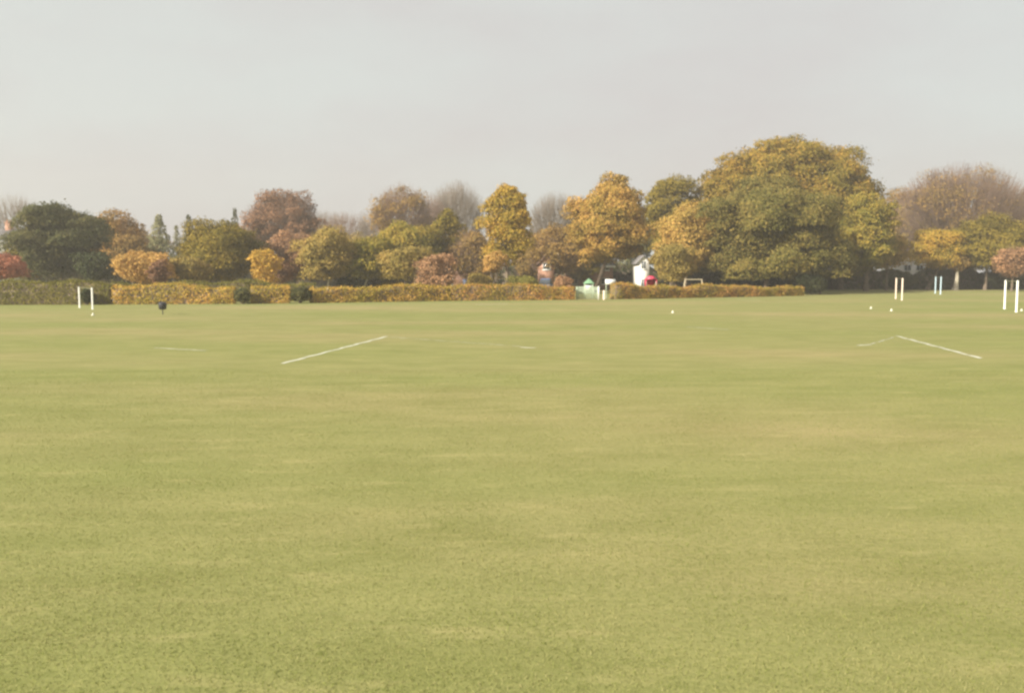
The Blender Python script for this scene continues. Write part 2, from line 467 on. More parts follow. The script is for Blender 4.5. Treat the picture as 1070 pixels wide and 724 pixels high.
    if tx:
        for k in range(len(trg.V)):
            wz = np.clip(1 - trg.V[k][:, 2:3] / max(zb + 0.5 * rz, 1), 0, 1)
            trg.V[k] = trg.V[k] + off * wz
    link('trunk', trg.mesh('trunk', True), bark, root)
    if lf.n:
        cw = link('crown', lf.mesh('crown'), FM(pal), root)
        if twg.n: link('twigs', twg.mesh('twigs'), TWIGB if pal in ('purple', 'brown', 'orbrown', 'pink') else TWIG, root)
    elif twg.n:
        link('crown', twg.mesh('crown'), TWIGB if pal == 'brown' else TWIG, root)
    return root

T = tree
# left end
T(20, 203, 60, 150, 262, 'bare', 'grey', 'bare grey-brown tree rising behind the left of the dark green tree at the left edge')
T(66, 212, 92, 122, 297, 'leafy', 'dkgreen', 'broad dark green tree at the left end, behind the white goal posts', dens=1.1, leafsize=0.38, taper=0.3)
T(32, 250, 46, 128, 296, 'leafy', 'olive', 'olive lower tree leaning against the left side of the dark green tree')
T(100, 262, 40, 112, 296, 'shrub', 'conifer', 'very dark bluish bush at the right foot of the dark green tree', name='bush', cat='bush')
T(4, 265, 56, 112, 294, 'shrub', 'red', 'red-leaved bush above the hedge at the far left edge', name='bush', cat='bush', leafsize=0.34)
T(124, 225, 64, 152, 292, 'leafy', 'orbrown', 'orange-brown tree just right of the broad dark green tree', dens=0.85)
T(140, 245, 40, 145, 288, 'leafy', 'brown', 'dull brown low tree between the orange-brown tree and the grey-green one', dens=0.8)
T(169, 225, 46, 150, 290, 'conifer', 'greygrn', 'pale grey-green pointed tree behind the tan round bush', name='conifer', leafsize=0.5)
T(187, 236, 22, 160, 290, 'conifer', 'greygrn', 'small grey-green pointed tree between the two pointed trees on the left', name='conifer', leafsize=0.4)
T(200, 225, 28, 160, 290, 'conifer', 'conifer', 'slim dark conifer with a sharp tip, second pointed tree from the left', name='conifer', leafsize=0.4)
T(248, 218, 24, 165, 290, 'conifer', 'conifer', 'narrow dark conifer tip standing above the round olive-brown tree', name='conifer', leafsize=0.4)
T(154, 263, 66, 108, 299, 'shrub', 'tan', 'large rounded tan-orange bush behind the hedge left of centre', name='bush', cat='bush', leafsize=0.32)
T(167, 272, 22, 100, 299, 'shrub', 'purple', 'small purplish-brown bush in front of the tan round bush', name='bush', cat='bush', leafsize=0.26)
T(233, 233, 90, 122, 299, 'leafy', 'olive', 'round olive-brown tree below the narrow conifer tip', leafsize=0.36)
T(200, 266, 44, 112, 299, 'shrub', 'ochre', 'yellow-olive bush between the tan bush and the round olive-brown tree', name='bush', cat='bush', leafsize=0.32)
T(277, 256, 32, 110, 302, 'leafy', 'orange', 'bright orange small tree beside the round olive-brown tree', leafsize=0.34, dens=0.7, rtr=0.1, seed=8)
T(298, 201, 78, 172, 262, 'brushy', 'purple', 'reddish-purple domed tree towering over the small bright orange tree', leafsize=0.42, dens=0.9)
T(306, 240, 58, 128, 298, 'brushy', 'pink', 'pinkish-brown thin tree with a pale stem beneath the purple domed tree', bark=BARKP, tpx=312, leafsize=0.36)
T(294, 272, 30, 118, 299, 'shrub', 'purple', 'low dark purplish bush right of the small bright orange tree', name='bush', cat='bush', leafsize=0.3)
# left of middle
T(345, 239, 70, 120, 296, 'leafy', 'ochre', 'yellow-olive tree with two pale stems above the hedge', bark=BARKP, tpx=342, dens=0.8, leafsize=0.36, rtr=0.16)
T(362, 222, 78, 195, 270, 'bare', 'brown', 'low bare brown tree on the skyline between the purple dome and the tall half-bare tree')
T(340, 220, 60, 215, 270, 'bare', 'grey', 'pale grey bare tree directly right of the purple domed tree')
T(387, 244, 62, 122, 296, 'leafy', 'greengold', 'yellow-green tree on a pale straight stem near the middle left of the hedge', bark=BARKP, tpx=378, dens=0.75, leafsize=0.34, rtr=0.17)
T(422, 193, 66, 175, 262, 'sparse', 'brown', 'tall half-bare brown tree with a flat top left of centre', dens=1.1)
T(424, 230, 76, 138, 294, 'leafy', 'greengold', 'olive-yellow tree below the tall half-bare brown tree', dens=0.85, leafsize=0.38)
T(478, 191, 64, 205, 268, 'bare', 'grey', 'tall pale grey bare tree left of the tall golden tree')
T(467, 214, 38, 142, 291, 'leafy', 'olive', 'narrow dark olive tree in front of the tall pale bare tree', dens=0.65)
T(432, 256, 66, 118, 297, 'leafy', 'ochre', 'low ochre tree on a pale stem left of the pinkish bush', bark=BARKP, tpx=436, dens=0.7, leafsize=0.33, rtr=0.14)
T(456, 266, 48, 112, 308, 'brushy', 'pink', 'pinkish-red bush above the middle of the hedge', name='bush', cat='bush', leafsize=0.34, dens=1.1)
T(494, 242, 54, 138, 297, 'brushy', 'brown', 'thin brown tree close against the left of the tall golden tree', dens=0.9)
# middle
T(529, 189, 52, 125, 279, 'leafy', 'gold', 'tall upright golden-yellow tree at the middle of the tree line', tpx=530, leafsize=0.36, clump=0.9, seed=5, dens=1.1)
T(516, 262, 26, 120, 286, 'shrub', 'tan', 'small orange-tan bushy tree under the left side of the tall golden tree', name='bush', cat='bush', leafsize=0.3)
T(580, 202, 62, 200, 270, 'bare', 'grey', 'grey bare tree on the skyline between the two golden trees')
T(583, 234, 74, 150, 292, 'brushy', 'brown', 'reddish-brown thin tree on a pale stem between the two golden trees', bark=BARKP, tpx=585, dens=0.8, rtr=0.2)
T(638, 185, 84, 140, 282, 'leafy', 'orgold', 'broad golden-orange tree left of the narrow white house', tpx=622, leafsize=0.4, dens=1.1, clump=0.95)
T(702, 183, 58, 165, 284, 'leafy', 'olive', 'olive-brown tree between the broad golden-orange tree and the huge tree')
T(664, 225, 40, 168, 284, 'leafy', 'greygrn', 'grey-green tree behind the right side of the broad golden-orange tree')
T(716, 214, 58, 135, 294, 'leafy', 'palegold', 'pale yellow tree leaning against the left side of the huge tree', leafsize=0.36)
T(703, 252, 46, 128, 298, 'shrub', 'ochre', 'low yellow and red bush at the foot of the pale yellow tree', name='bush', cat='bush', leafsize=0.34)
# the huge group
T(818, 144, 178, 168, 292, 'leafy', 'bigback', 'highest and largest domed tree of all, golden olive, at the right of the field', leafsize=0.46, clump=0.8, dens=1.1, seed=31, taper=0.10)
T(757, 166, 72, 162, 292, 'leafy', 'bigback', 'golden olive tree forming the left shoulder of the huge group', leafsize=0.44, clump=0.8)
T(877, 158, 48, 166, 290, 'leafy', 'greengold', 'tall yellow-green tree forming the upper right shoulder of the huge group', leafsize=0.44, clump=0.9)
T(904, 200, 60, 150, 292, 'leafy', 'greengold', 'leafy yellow-green tree at the lower right of the huge group', leafsize=0.42, clump=0.9)
T(800, 186, 158, 135, 297, 'leafy', 'bigfront', 'dark olive rounded tree standing in front of the largest domed tree', leafsize=0.40, clump=0.85, dens=1.15, seed=4)
T(856, 250, 60, 130, 296, 'leafy', 'bigfront', 'low dark tree at the right foot of the rounded dark olive tree', leafsize=0.38)
# right end
T(925, 243, 44, 158, 285, 'leafy', 'palegold', 'small orange-yellow tree right of the huge group', leafsize=0.4)
T(938, 203, 62, 210, 280, 'brushy', 'brown', 'faint brown tree behind the small orange-yellow tree')
T(1000, 174, 132, 200, 275, 'sparse', 'brown', 'wide half-bare brown tree with a fan of branches at the right', tpx=1000, dens=0.4, rtr=0.8)
T(962, 205, 70, 205, 278, 'brushy', 'ochre', 'brownish-yellow tree at the left foot of the wide half-bare tree', dens=0.7)
T(981, 237, 56, 165, 286, 'leafy', 'gold', 'yellow tree on a thick trunk beside the gabled white house', tpx=968, dens=0.85, rtr=0.42)
T(1030, 232, 90, 164, 287, 'leafy', 'olive', 'olive tree with a low round crown below the wide half-bare tree', tpx=1028, dens=0.85, rtr=0.3)
T(1000, 262, 24, 162, 286, 'leafy', 'brown', 'small brown tree on a stout pale trunk between the yellow and the olive tree', tpx=997, bark=BARKP, rtr=0.5)
T(1070, 196, 40, 200, 275, 'brushy', 'brown', 'tall brown tree cut by the right edge of the view')
T(1056, 256, 36, 150, 293, 'brushy', 'pink', 'small reddish tree behind the nearest goal at the right', dens=1.2, leafsize=0.38)
T(1088, 240, 50, 172, 293, 'brushy', 'ochre', 'ochre tree cut by the right edge in front of the tall brick house', dens=1.2)

# thin mid-height trees filling the belt
T(150, 240, 50, 172, 296, 'brushy', 'brown', 'faint brown tree behind the left half of the grey-green pointed tree', dens=1.4)
T(215, 246, 60, 178, 296, 'brushy', 'olive', 'dim olive tree low behind the slim dark conifer', dens=1.4)
T(268, 240, 40, 175, 296, 'brushy', 'ochre', 'thin ochre tree directly behind the small bright orange tree', dens=1.4)
T(325, 245, 56, 168, 296, 'brushy', 'brown', 'thin brown tree filling the space right of the pinkish-brown tree', dens=1.4)
T(372, 242, 60, 165, 296, 'brushy', 'ochre', 'thin ochre tree behind the gap between the yellow-olive and yellow-green trees', dens=1.4)
T(403, 250, 48, 158, 296, 'brushy', 'olive', 'dull olive thin tree behind the right side of the yellow-green tree', dens=1.4)
T(448, 238, 46, 160, 296, 'brushy', 'ochre', 'thin ochre tree just left of the narrow dark olive tree', dens=1.4)
T(488, 236, 50, 165, 296, 'brushy', 'brown', 'dim brown tree behind the right side of the narrow dark olive tree', dens=1.4)
T(555, 246, 44, 162, 296, 'brushy', 'brown', 'dim brown tree behind the right side of the tall golden-yellow tree', dens=1.4)
T(608, 246, 44, 166, 296, 'brushy', 'olive', 'dim olive tree behind the left side of the broad golden-orange tree', dens=1.4)
T(396, 216, 52, 190, 275, 'bare', 'grey', 'low grey bare tree touching the left of the tall half-bare brown tree')
T(452, 204, 40, 200, 275, 'bare', 'brown', 'brown bare tree between the tall half-bare tree and the pale grey one')
T(604, 212, 34, 205, 275, 'bare', 'grey', 'grey bare tree tight against the left of the broad golden-orange tree')

# dark undergrowth and shrubs behind the hedge
def hedge(p0, p1, label, pal, ht, th=1.2, leaf=0.15, name='hedge', core=None, rough=0.16, dens=1.0, seed=1, group='hedges'):
    """p = (px, d)"""
    rs = np.random.RandomState(seed)
    a = np.array([X(*p0), p0[1]]); b = np.array([X(*p1), p1[1]])
    L = np.linalg.norm(b - a); u = (b - a) / L; nrm = np.array([u[1], -u[0]])     # towards camera
    if nrm[1] > 0: nrm = -nrm
    ang = math.atan2(u[1], u[0])
    root = empty(name, (*((a + b) / 2), 0), ang)
    tag(root, label, 'hedge', group)
    # local axes: x along, -y towards camera
    h0, h1 = ht if isinstance(ht, tuple) else (ht, ht)
    nx = max(8, int(L / 0.8))
    def hh(s): return (h0 + (h1 - h0) * s) * (1 + rough * (np.sin(s * L * 0.9 + seed) * 0.5 + np.sin(s * L * 0.37 + 2 * seed) * 0.6))
    g = G()
    for i in range(nx):
        s0, s1 = i / nx, (i + 1) / nx
        x0, x1 = -L / 2 + L * s0, -L / 2 + L * s1
        z0, z1 = float(hh(s0)) - 0.12, float(hh(s1)) - 0.12
        t = th / 2 - 0.12
        g.add([(x0, -t, 0), (x1, -t, 0), (x1, -t, z1), (x0, -t, z0), (x0, t, 0), (x1, t, 0), (x1, t, z1), (x0, t, z0)],
              [(0, 1, 2, 3), (5, 4, 7, 6), (3, 2, 6, 7)] + ([(4, 0, 3, 7)] if i == 0 else []) + ([(1, 5, 6, 2)] if i == nx - 1 else []))
    link('branches', g.mesh('branches'), core or BARK, root)
    lf = G(); H0 = max(h0, h1)
    def put(n, fn):
        s, y_, zf, N_ = fn(n)
        z = zf * hh(s)
        x_ = -L / 2 + s * L
        bump = 0.10 * np.sin(x_ * 2.1 + seed) * np.sin(z * 2.7 + x_) + 0.10 * rs.randn(len(s))
        P = np.stack([x_, y_ * (1 + 0.0) + np.sign(y_) * bump * (np.abs(y_) > th * 0.4), np.maximum(z + (np.abs(y_) <= th * 0.4) * bump, 0.02)], 1)
        leaves_on(lf, P, N_, leaf, rs, 0.6)
    k = dens * 1.35 / (leaf ** 2 * 0.33)
    nf = int(L * H0 * k); ntp = int(L * th * k); ne = int(th * H0 * k)
    put(nf, lambda n: (rs.rand(n), np.full(n, -th / 2), rs.rand(n), np.tile([0, -1, 0.25], (n, 1))))
    put(nf // 2, lambda n: (rs.rand(n), np.full(n, th / 2), rs.rand(n), np.tile([0, 1, 0.25], (n, 1))))
    put(ntp, lambda n: (rs.rand(n), (rs.rand(n) - .5) * th * 0.9, np.ones(n), np.tile([0, 0, 1], (n, 1))))
    put(ne, lambda n: (0.0 * rs.rand(n), (rs.rand(n) - .5) * th * 0.79, rs.rand(n), np.tile([-1, 0, 0.2], (n, 1))))
    put(ne, lambda n: (np.ones(n), (rs.rand(n) - .5) * th * 0.79, rs.rand(n), np.tile([1, 0, 0.2], (n, 1))))
    link('foliage', lf.mesh('foliage'), FM(pal, 0.5 if H0 < 3 else 0.2), root)
    return root

hedge((-60, 83), (118, 84.5), 'green clipped hedge at the far left, behind the white goal', 'hgreen', (2.1, 2.0), seed=2)
hedge((119, 84.5), (246, 86.5), 'yellow and orange clipped hedge between the green hedge and the first dark bush', 'hyellow', (1.75, 1.65), seed=3)
hedge((263, 87), (303, 88), 'short piece of yellow-olive hedge between two dark bushes', 'hyellow', (1.6, 1.6), seed=4)
hedge((325, 89), (470, 96), 'long yellow hedge right of the second dark bush, under the pale stems', 'hyellow', (1.55, 1.55), seed=5)
hedge((471, 96), (599, 100), 'olive and rust hedge piece ending at the pale green gate', 'hred', (1.6, 1.6), seed=6)
hedge((640, 102), (836, 119), 'low rust-orange hedge running from the gate to the huge tree', 'hred', (1.6, 1.15), seed=7)
hedge((118, 90), (330, 95), 'green hedge top showing behind the yellow and orange hedge', 'hgreen', (2.0, 1.9), seed=8)
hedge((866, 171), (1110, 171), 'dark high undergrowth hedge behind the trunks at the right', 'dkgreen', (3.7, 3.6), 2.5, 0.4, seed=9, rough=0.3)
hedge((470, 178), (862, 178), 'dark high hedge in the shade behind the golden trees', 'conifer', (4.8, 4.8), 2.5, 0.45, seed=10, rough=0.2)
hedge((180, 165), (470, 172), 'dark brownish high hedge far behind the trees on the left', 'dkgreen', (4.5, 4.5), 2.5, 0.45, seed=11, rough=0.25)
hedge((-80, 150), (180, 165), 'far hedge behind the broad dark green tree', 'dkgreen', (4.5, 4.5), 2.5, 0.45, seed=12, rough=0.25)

def bush(px, ytop, w, d, pal, label, leaf=0.24):
    return T(px, ytop, w, d, 330, 'shrub', pal, label, name='bush', cat='bush', leafsize=leaf)
bush(254, 300, 20, 85.5, 'dkgreen', 'dark round bush set into the hedge below the round olive-brown tree')
bush(314, 299, 24, 88, 'dkgreen', 'dark wide bush set into the hedge below the pinkish-brown tree')
bush(91, 300, 14, 83, 'conifer', 'small dark bush in the hedge between the posts of the left goal', 0.2)
bush(367, 284, 34, 122, 'dkgreen', 'dark green bush behind the pale stems left of centre', 0.42)
bush(404, 284, 34, 124, 'olive', 'dark olive bush beneath the olive-yellow tree', 0.42)
bush(500, 285, 30, 118, 'ochre', 'yellowish bush left of the trunk of the tall golden tree')
bush(548, 286, 36, 116, 'hgreen', 'green bush right of the trunk of the tall golden tree')
bush(588, 287, 22, 114, 'pink', 'small rust bush next to the brick wall left of the gate')
bush(758, 284, 40, 140, 'dkgreen', 'dark bush at the left foot of the rounded dark olive tree', 0.42)
bush(812, 284, 50, 142, 'dkgreen', 'dark bush under the middle of the rounded dark olive tree', 0.42)
bush(848, 286, 36, 126, 'conifer', 'very dark bush just past the right end of the rust hedge')
bush(892, 291, 26, 172, 'hgreen', 'small pale green bush under the yellow-green tree')
bush(940, 285, 34, 166, 'dkgreen', 'dark green bush behind the second goal from the right')
bush(1044, 281, 40, 166, 'conifer', 'bluish dark bush behind the nearest right goal')

# ---------------------------------------------------------------- houses
BRICK = mat('red_brick', (0.36, 0.20, 0.14), 0.9, 0.2, 3)
RENDER = mat('white_render', (0.78, 0.75, 0.70), 0.8, 0.06, 1)
TILE = mat('roof_tile', (0.20, 0.13, 0.10), 0.85, 0.25, 2)
SLATE = mat('roof_slate', (0.16, 0.15, 0.15), 0.8, 0.2, 2)
WHITEP = mat('white_paint', (0.80, 0.80, 0.77), 0.45, 0.04, 2)
GLASS = mat('window_glass', (0.06, 0.07, 0.08), 0.12, 0.3, 0.6)
DOORM = mat('door_blue', (0.07, 0.10, 0.17), 0.5, 0.1, 2)
def house(px, d, w, dep, eave, ridge, wall, roofm, label, gable=False, rz=0.0):
    root = empty('house', (X(px, d), d + dep / 2, 0), rz)
    tag(root, label, 'house', 'houses behind the trees')
    g = G(); hw, hd = w / 2, dep / 2
    g.box(-hw, hw, -hd, hd, 0, eave)
    if gable:
        V = [(-hw, -hd, eave), (hw, -hd, eave), (0, -hd, ridge), (-hw, hd, eave), (hw, hd, eave), (0, hd, ridge)]
    else:
        V = [(-hw, -hd, eave), (-hw, hd, eave), (-hw, 0, ridge), (hw, -hd, eave), (hw, hd, eave), (hw, 0, ridge)]
    g.add(V, [(0, 1, 2)]); g.add(V, [(3, 5, 4)])
    link('wall', g.mesh('wall'), wall, root)
    g = G(); o = 0.35; t = 0.18
    half = hw if gable else hd
    sl_ = (ridge - eave) / half
    for s in (-1, 1):
        e0 = (s * (half + o), eave - o * sl_ + 0.06); e1 = (0, ridge + 0.06)
        if gable:
            A = [(e0[0], -hd - o, e0[1]), (e0[0], hd + o, e0[1]), (e1[0], hd + o, e1[1]), (e1[0], -hd - o, e1[1])]
        else:
            A = [(-hw - o, e0[0], e0[1]), (hw + o, e0[0], e0[1]), (hw + o, e1[0], e1[1]), (-hw - o, e1[0], e1[1])]
        V = A + [(x, y_, z + t) for x, y_, z in A]
        g.add(V, [(0, 3, 2, 1), (4, 5, 6, 7), (0, 1, 5, 4), (1, 2, 6, 5), (3, 0, 4, 7)])
    rf = link('roof', g.mesh('roof'), roofm, root)
    g = G(); cx_ = hw * 0.6 if not gable else 0
    cy_ = 0 if not gable else hd * 0.5
    g.box(cx_ - 0.5, cx_ + 0.5, cy_ - 0.35, cy_ + 0.35, ridge - 1.0, ridge + 1.3)
    g.box(cx_ - 0.58, cx_ + 0.58, cy_ - 0.43, cy_ + 0.43, ridge + 1.303, ridge + 1.42)
    for k in (-0.28, 0.28): g.tube([(cx_ + k, cy_, ridge + 1.42), (cx_ + k, cy_, ridge + 1.8)], [0.13, 0.11], 8)
    if w > 2.8: link('chimney', g.mesh('chimney'), BRICK, rf)
    # fascia board
    if not gable:
        g = G(); g.box(-hw - o, hw + o, -hd - o - 0.04, -hd - o - 0.003, eave - o * sl_ - 0.22, eave - o * sl_ + 0.2)
        link('fascia', g.mesh('fascia'), WHITEP, root)
    # windows
    nst = max(2, int(eave / 2.7)); ncol = max(1, int(w / 2.4))
    for st in range(nst):
        for c_ in range(ncol):
            wx = -hw + w * (c_ + 0.5) / ncol; wz = 1.0 + st * 2.7
            if st == 0 and w > 2.9 and c_ == ncol // 2:
                g = G(); g.box(wx - 0.5, wx + 0.5, -hd - 0.06, -hd + 0.02, 0.05, 2.15); dr = link('door', g.mesh('door'), DOORM, root)
                g = G(); g.box(wx + 0.32, wx + 0.4, -hd - 0.11, -hd - 0.063, 1.0, 1.12); link('handle', g.mesh('handle'), WHITEP, dr)
                continue
            g = G(); ww, wh = min(0.8, w * 0.25), 1.25; f = 0.09; y0, y1 = -hd - 0.07, -hd + 0.02
            g.box(wx - ww, wx - ww + f, y0, y1, wz, wz + wh); g.box(wx + ww - f, wx + ww, y0, y1, wz, wz + wh)
            g.box(wx - ww + f, wx + ww - f, y0, y1, wz + wh - f, wz + wh); g.box(wx - ww + f, wx + ww - f, y0, y1, wz, wz + f)
            g.box(wx - 0.03, wx + 0.03, y0 + 0.01, y1, wz + f, wz + wh - f)
            g.box(wx - ww - 0.08, wx + ww + 0.08, y0 - 0.06, y1, wz - 0.1, wz - 0.003)
            wo = link('window', g.mesh('window'), WHITEP, root)
            g = G(); g.box(wx - ww + f, wx + ww - f, -hd - 0.03, -hd - 0.01, wz + f, wz + wh - f)
            link('pane', g.mesh('pane'), GLASS, wo)
    return root
house(-9, 138, 5, 7, 8.2, 10.0, RENDER, SLATE, 'white house glimpsed at the left edge beside the broad dark green tree')
house(951, 180, 5.4, 8, 6.2, 9.0, RENDER, TILE, 'white gabled house right of the huge tree', gable=True, rz=0.1)
house(976, 182, 3.8, 7, 4.6, 6.8, BRICK, TILE, 'small brick gabled house behind the trunk of the yellow tree', gable=True)
house(1079, 190, 9, 9, 11.8, 13.6, BRICK, SLATE, 'tall brick house with white eaves board at the right edge')
house(1013, 204, 2.6, 6, 13.5, 16.2, RENDER, TILE, 'pale tall gabled house seen through the wide half-bare tree', gable=True)
house(571, 146, 2.6, 6, 4.8, 6.1, BRICK, TILE, 'brick house between the tall golden tree and the pale stem', gable=True)
house(616, 168, 9, 7, 4.6, 6.0, BRICK, SLATE, 'brick house in the shade beneath the broad golden-orange tree')
house(672, 130, 1.7, 5, 4.7, 5.6, RENDER, SLATE, 'narrow bright white house between the golden-orange and pale yellow trees', gable=True)
house(478, 152, 6, 7, 4.4, 6.0, BRICK, SLATE, 'brick house behind the narrow dark olive tree')

# ---------------------------------------------------------------- goals
GOALW = mat('goal_white', (0.88, 0.88, 0.84), 0.4, 0.03, 3)
GOALC = mat('goal_cream', (0.86, 0.70, 0.58), 0.45, 0.05, 3)
GOALB = mat('goal_bluish_white', (0.58, 0.74, 0.84), 0.4, 0.04, 3)
GOALX = mat('crossbar_grey', (0.17, 0.17, 0.10), 0.6, 0.1, 3)
def goal(pa, da, pb, db, hgt, rr, m, label):
    ax, bx = X(pa, da), X(pb, db)
    cx, cy = (ax + bx) / 2, (da + db) / 2
    root = empty('goal', (cx, cy, 0), 0)
    tag(root, label, 'goal', 'white football goals on the field')
    for x_, y_ in ((ax - cx, da - cy), (bx - cx, db - cy)):
        g = G(); g.tube([(x_, y_, 0), (x_, y_, hgt)], [rr, rr], 14)
        g.tube([(x_, y_, 0.0), (x_, y_, 0.05)], [rr * 1.5, rr * 1.35], 14)
        link('post', g.mesh('post', False), m, root)
    u = np.array([bx - ax, db - da, 0]); u /= np.linalg.norm(u)
    g = G(); g.tube([np.array([ax - cx, da - cy, hgt - rr]) + u * rr * .98, np.array([bx - cx, db - cy, hgt - rr]) - u * rr * .98], [0.024] * 2, 10)
    link('crossbar', g.mesh('crossbar'), GOALX, root)
    return root
goal(83.5, 76, 97, 72.6, 1.82, 0.066, GOALW, 'small white goal at the left, in front of the green hedge')
goal(935.5, 104, 942, 97.8, 2.5, 0.075, GOALC, 'cream-white goal right of the huge tree, middle one of the right three by distance')
goal(976.5, 134, 982, 127.5, 2.6, 0.075, GOALB, 'smallest and farthest goal, bluish white, left of the stout pale trunk')
goal(1049.5, 73.2, 1062, 67, 2.44, 0.072, GOALW, 'nearest and tallest goal, bright white, at the right edge')

# ---------------------------------------------------------------- small markers
MARK = mat('marker_plastic', (0.66, 0.66, 0.55), 0.6, 0.08, 3)
def cone(px, py, label, hh=0.2):
    d = F * H / (py - HY)
    root = empty('marker_cone', (X(px, d), d, 0.0)); tag(root, label, 'marker cone', 'small white markers on the grass')
    g = G(); g.tube([(0, 0, 0.02), (0, 0, hh * 0.55), (0, 0, hh)], [0.08, 0.055, 0.025], 14)
    link('body', g.mesh('body'), MARK, root)
    g = G(); g.box(-0.11, 0.11, -0.11, 0.11, 0.008, 0.028); link('base', g.mesh('base'), MARK, root)
cone(97, 329.5, 'small white marker on the grass at the foot of the small left goal')
cone(703, 327, 'small white marker alone on the grass in front of the rust hedge')
cone(910, 322.5, 'left one of two small white markers below the cream-white goal')
cone(931.5, 325, 'right one of two small white markers below the cream-white goal')
cone(1067.5, 325, 'small white marker at the right edge beside the nearest goal')

# dark round litter bin on a post
d = F * H / (328.5 - HY)
BLK = mat('dark_metal', (0.025, 0.025, 0.03), 0.5, 0.2, 3)
root = empty('litter_bin', (X(170, d), d, 0)); tag(root, 'small dark round litter bin on a thin post on the grass at the left', 'litter bin')
g = G(); g.tube([(0, 0, 0), (0, 0, 0.5)], [0.035, 0.035], 10); link('post', g.mesh('post'), BLK, root)
g = G(); g.tube([(0, 0, 0.36), (0, 0, 0.42), (0, 0, 0.7), (0, 0, 0.78)], [0.17, 0.26, 0.29, 0.28], 18); link('bin', g.mesh('bin'), BLK, root)
g = G(); g.tube([(0, 0, 0.783), (0, 0, 0.84), (0, 0, 0.90), (0, 0, 0.93)], [0.31, 0.29, 0.2, 0.05], 18); link('lid', g.mesh('lid'), BLK, root)

# ---------------------------------------------------------------- gate and playground pieces behind the hedge
PGREEN = mat('pale_green_paint', (0.42, 0.50, 0.36), 0.5, 0.1, 3)
BGREEN = mat('bright_green_paint', (0.22, 0.40, 0.22), 0.5, 0.1, 3)
root = empty('gate', (X(614, 100.5), 100.5, 0)); tag(root, 'pale green metal gate filling the gap in the hedge', 'gate')
g = G()
for x_ in (-1.12, 1.12): g.box(x_ - 0.05, x_ + 0.05, -0.03, 0.03, 0.08, 1.5)
for z_ in (0.12, 0.8, 1.42): g.box(-1.07, 1.07, -0.025, 0.025, z_, z_ + 0.08)
link('gate_frame', g.mesh('gate_frame'), PGREEN, root)
g = G()
for k in range(19): x_ = -1.0 + k * 0.111; g.box(x_ - 0.03, x_ + 0.03, -0.045, -0.027, 0.10, 1.48)
link('pickets', g.mesh('pickets'), PGREEN, root)
for x_ in (-1.27, 1.27):
    g = G(); g.box(x_ - 0.08, x_ + 0.08, -0.08, 0.08, 0, 1.5); g.box(x_ - 0.1, x_ + 0.1, -0.1, 0.1, 1.503, 1.56); link('gate_post', g.mesh('gate_post'), WHITEP if x_ > 0 else PGREEN, root)
g = G(); g.box(0.85, 0.99, -0.09, -0.048, 0.95, 1.05); link('latch', g.mesh('latch'), BLK, root)

root = empty('bollard', (X(631, 100.3), 100.3, 0)); tag(root, 'short cream bollard between the pale green gate and the rust hedge', 'bollard')
g = G(); g.tube([(0, 0, 0), (0, 0, 0.95)], [0.12, 0.12], 12); link('post', g.mesh('post'), GOALC, root)
g = G(); g.tube([(0, 0, 0.953), (0, 0, 1.02), (0, 0, 1.08)], [0.14, 0.12, 0.03], 12); link('cap', g.mesh('cap'), GOALC, root)

# little playhouse with a pointed green roof
d = 112
root = empty('playhouse', (X(615, d), d, 0)); tag(root, 'small play tower with a pointed green roof behind the pale green gate', 'play tower')
for i, (x_, y_) in enumerate(((-.5, -.5), (.5, -.5), (-.5, .5), (.5, .5))):
    g = G(); g.box(x_ - .06, x_ + .06, y_ - .06, y_ + .06, 0, 1.75); link('leg', g.mesh('leg'), PGREEN, root)
g = G(); g.box(-.55, .55, -.55, .55, 0.9, 0.98); link('deck', g.mesh('deck'), PGREEN, root)
g = G(); g.box(-.44, .44, -.56, -.52, 1.0, 1.5); link('panel', g.mesh('panel'), WHITEP, root)
g = G(); V = [(-.7, -.7, 1.753), (.7, -.7, 1.753), (.7, .7, 1.753), (-.7, .7, 1.753), (0, 0, 2.45)]
g.add(V, [(3, 2, 1, 0)]); g.add(V, [(0, 1, 4), (1, 2, 4), (2, 3, 4), (3, 0, 4)]); link('roof', g.mesh('roof'), BGREEN, root)

# white notice board on legs
d = 106
root = empty('notice_board', (X(637.5, d), d, 0)); tag(root, 'blank pale notice board on two legs right of the gate', 'notice board')
g = G(); g.box(-.62, .62, -.03, .03, 1.72, 2.32); link('board', g.mesh('board'), WHITEP, root)
for x_ in (-.5, .5):
    g = G(); g.tube([(x_, 0.09, 0), (x_, 0.09, 2.3)], [.05, .05], 8); link('leg', g.mesh('leg'), PGREEN, root)

# swing frame
TANP = mat('tan_timber', (0.50, 0.42, 0.28), 0.7, 0.1, 3)
d = 124
root = empty('swing_frame', (X(724, d), d, 0)); tag(root, 'cream swing frame behind the rust hedge left of the huge tree', 'swing')
for s in (-1, 1):
    for q in (-1, 1):
        g = G(); g.tube([(s * 1.45, q * 0.8, 0), (s * 1.2, 0, 2.15)], [.05, .05], 8); link('leg', g.mesh('leg'), TANP, root)
g = G(); g.tube([(-1.3, 0, 2.2), (1.3, 0, 2.2)], [.055, .055], 8); link('top_bar', g.mesh('top_bar'), TANP, root)
for s in (-.5, .5):
    g = G(); g.box(s - .22, s + .22, -.1, .1, .5, .54); st = link('seat', g.mesh('seat'), BLK, root)
    g = G(); g.segs([(s - .2, 0, .54), (s + .2, 0, .54)], [(s - .2, 0, 2.15), (s + .2, 0, 2.15)], .012, .012, 5); link('chain', g.mesh('chain'), BLK, st)

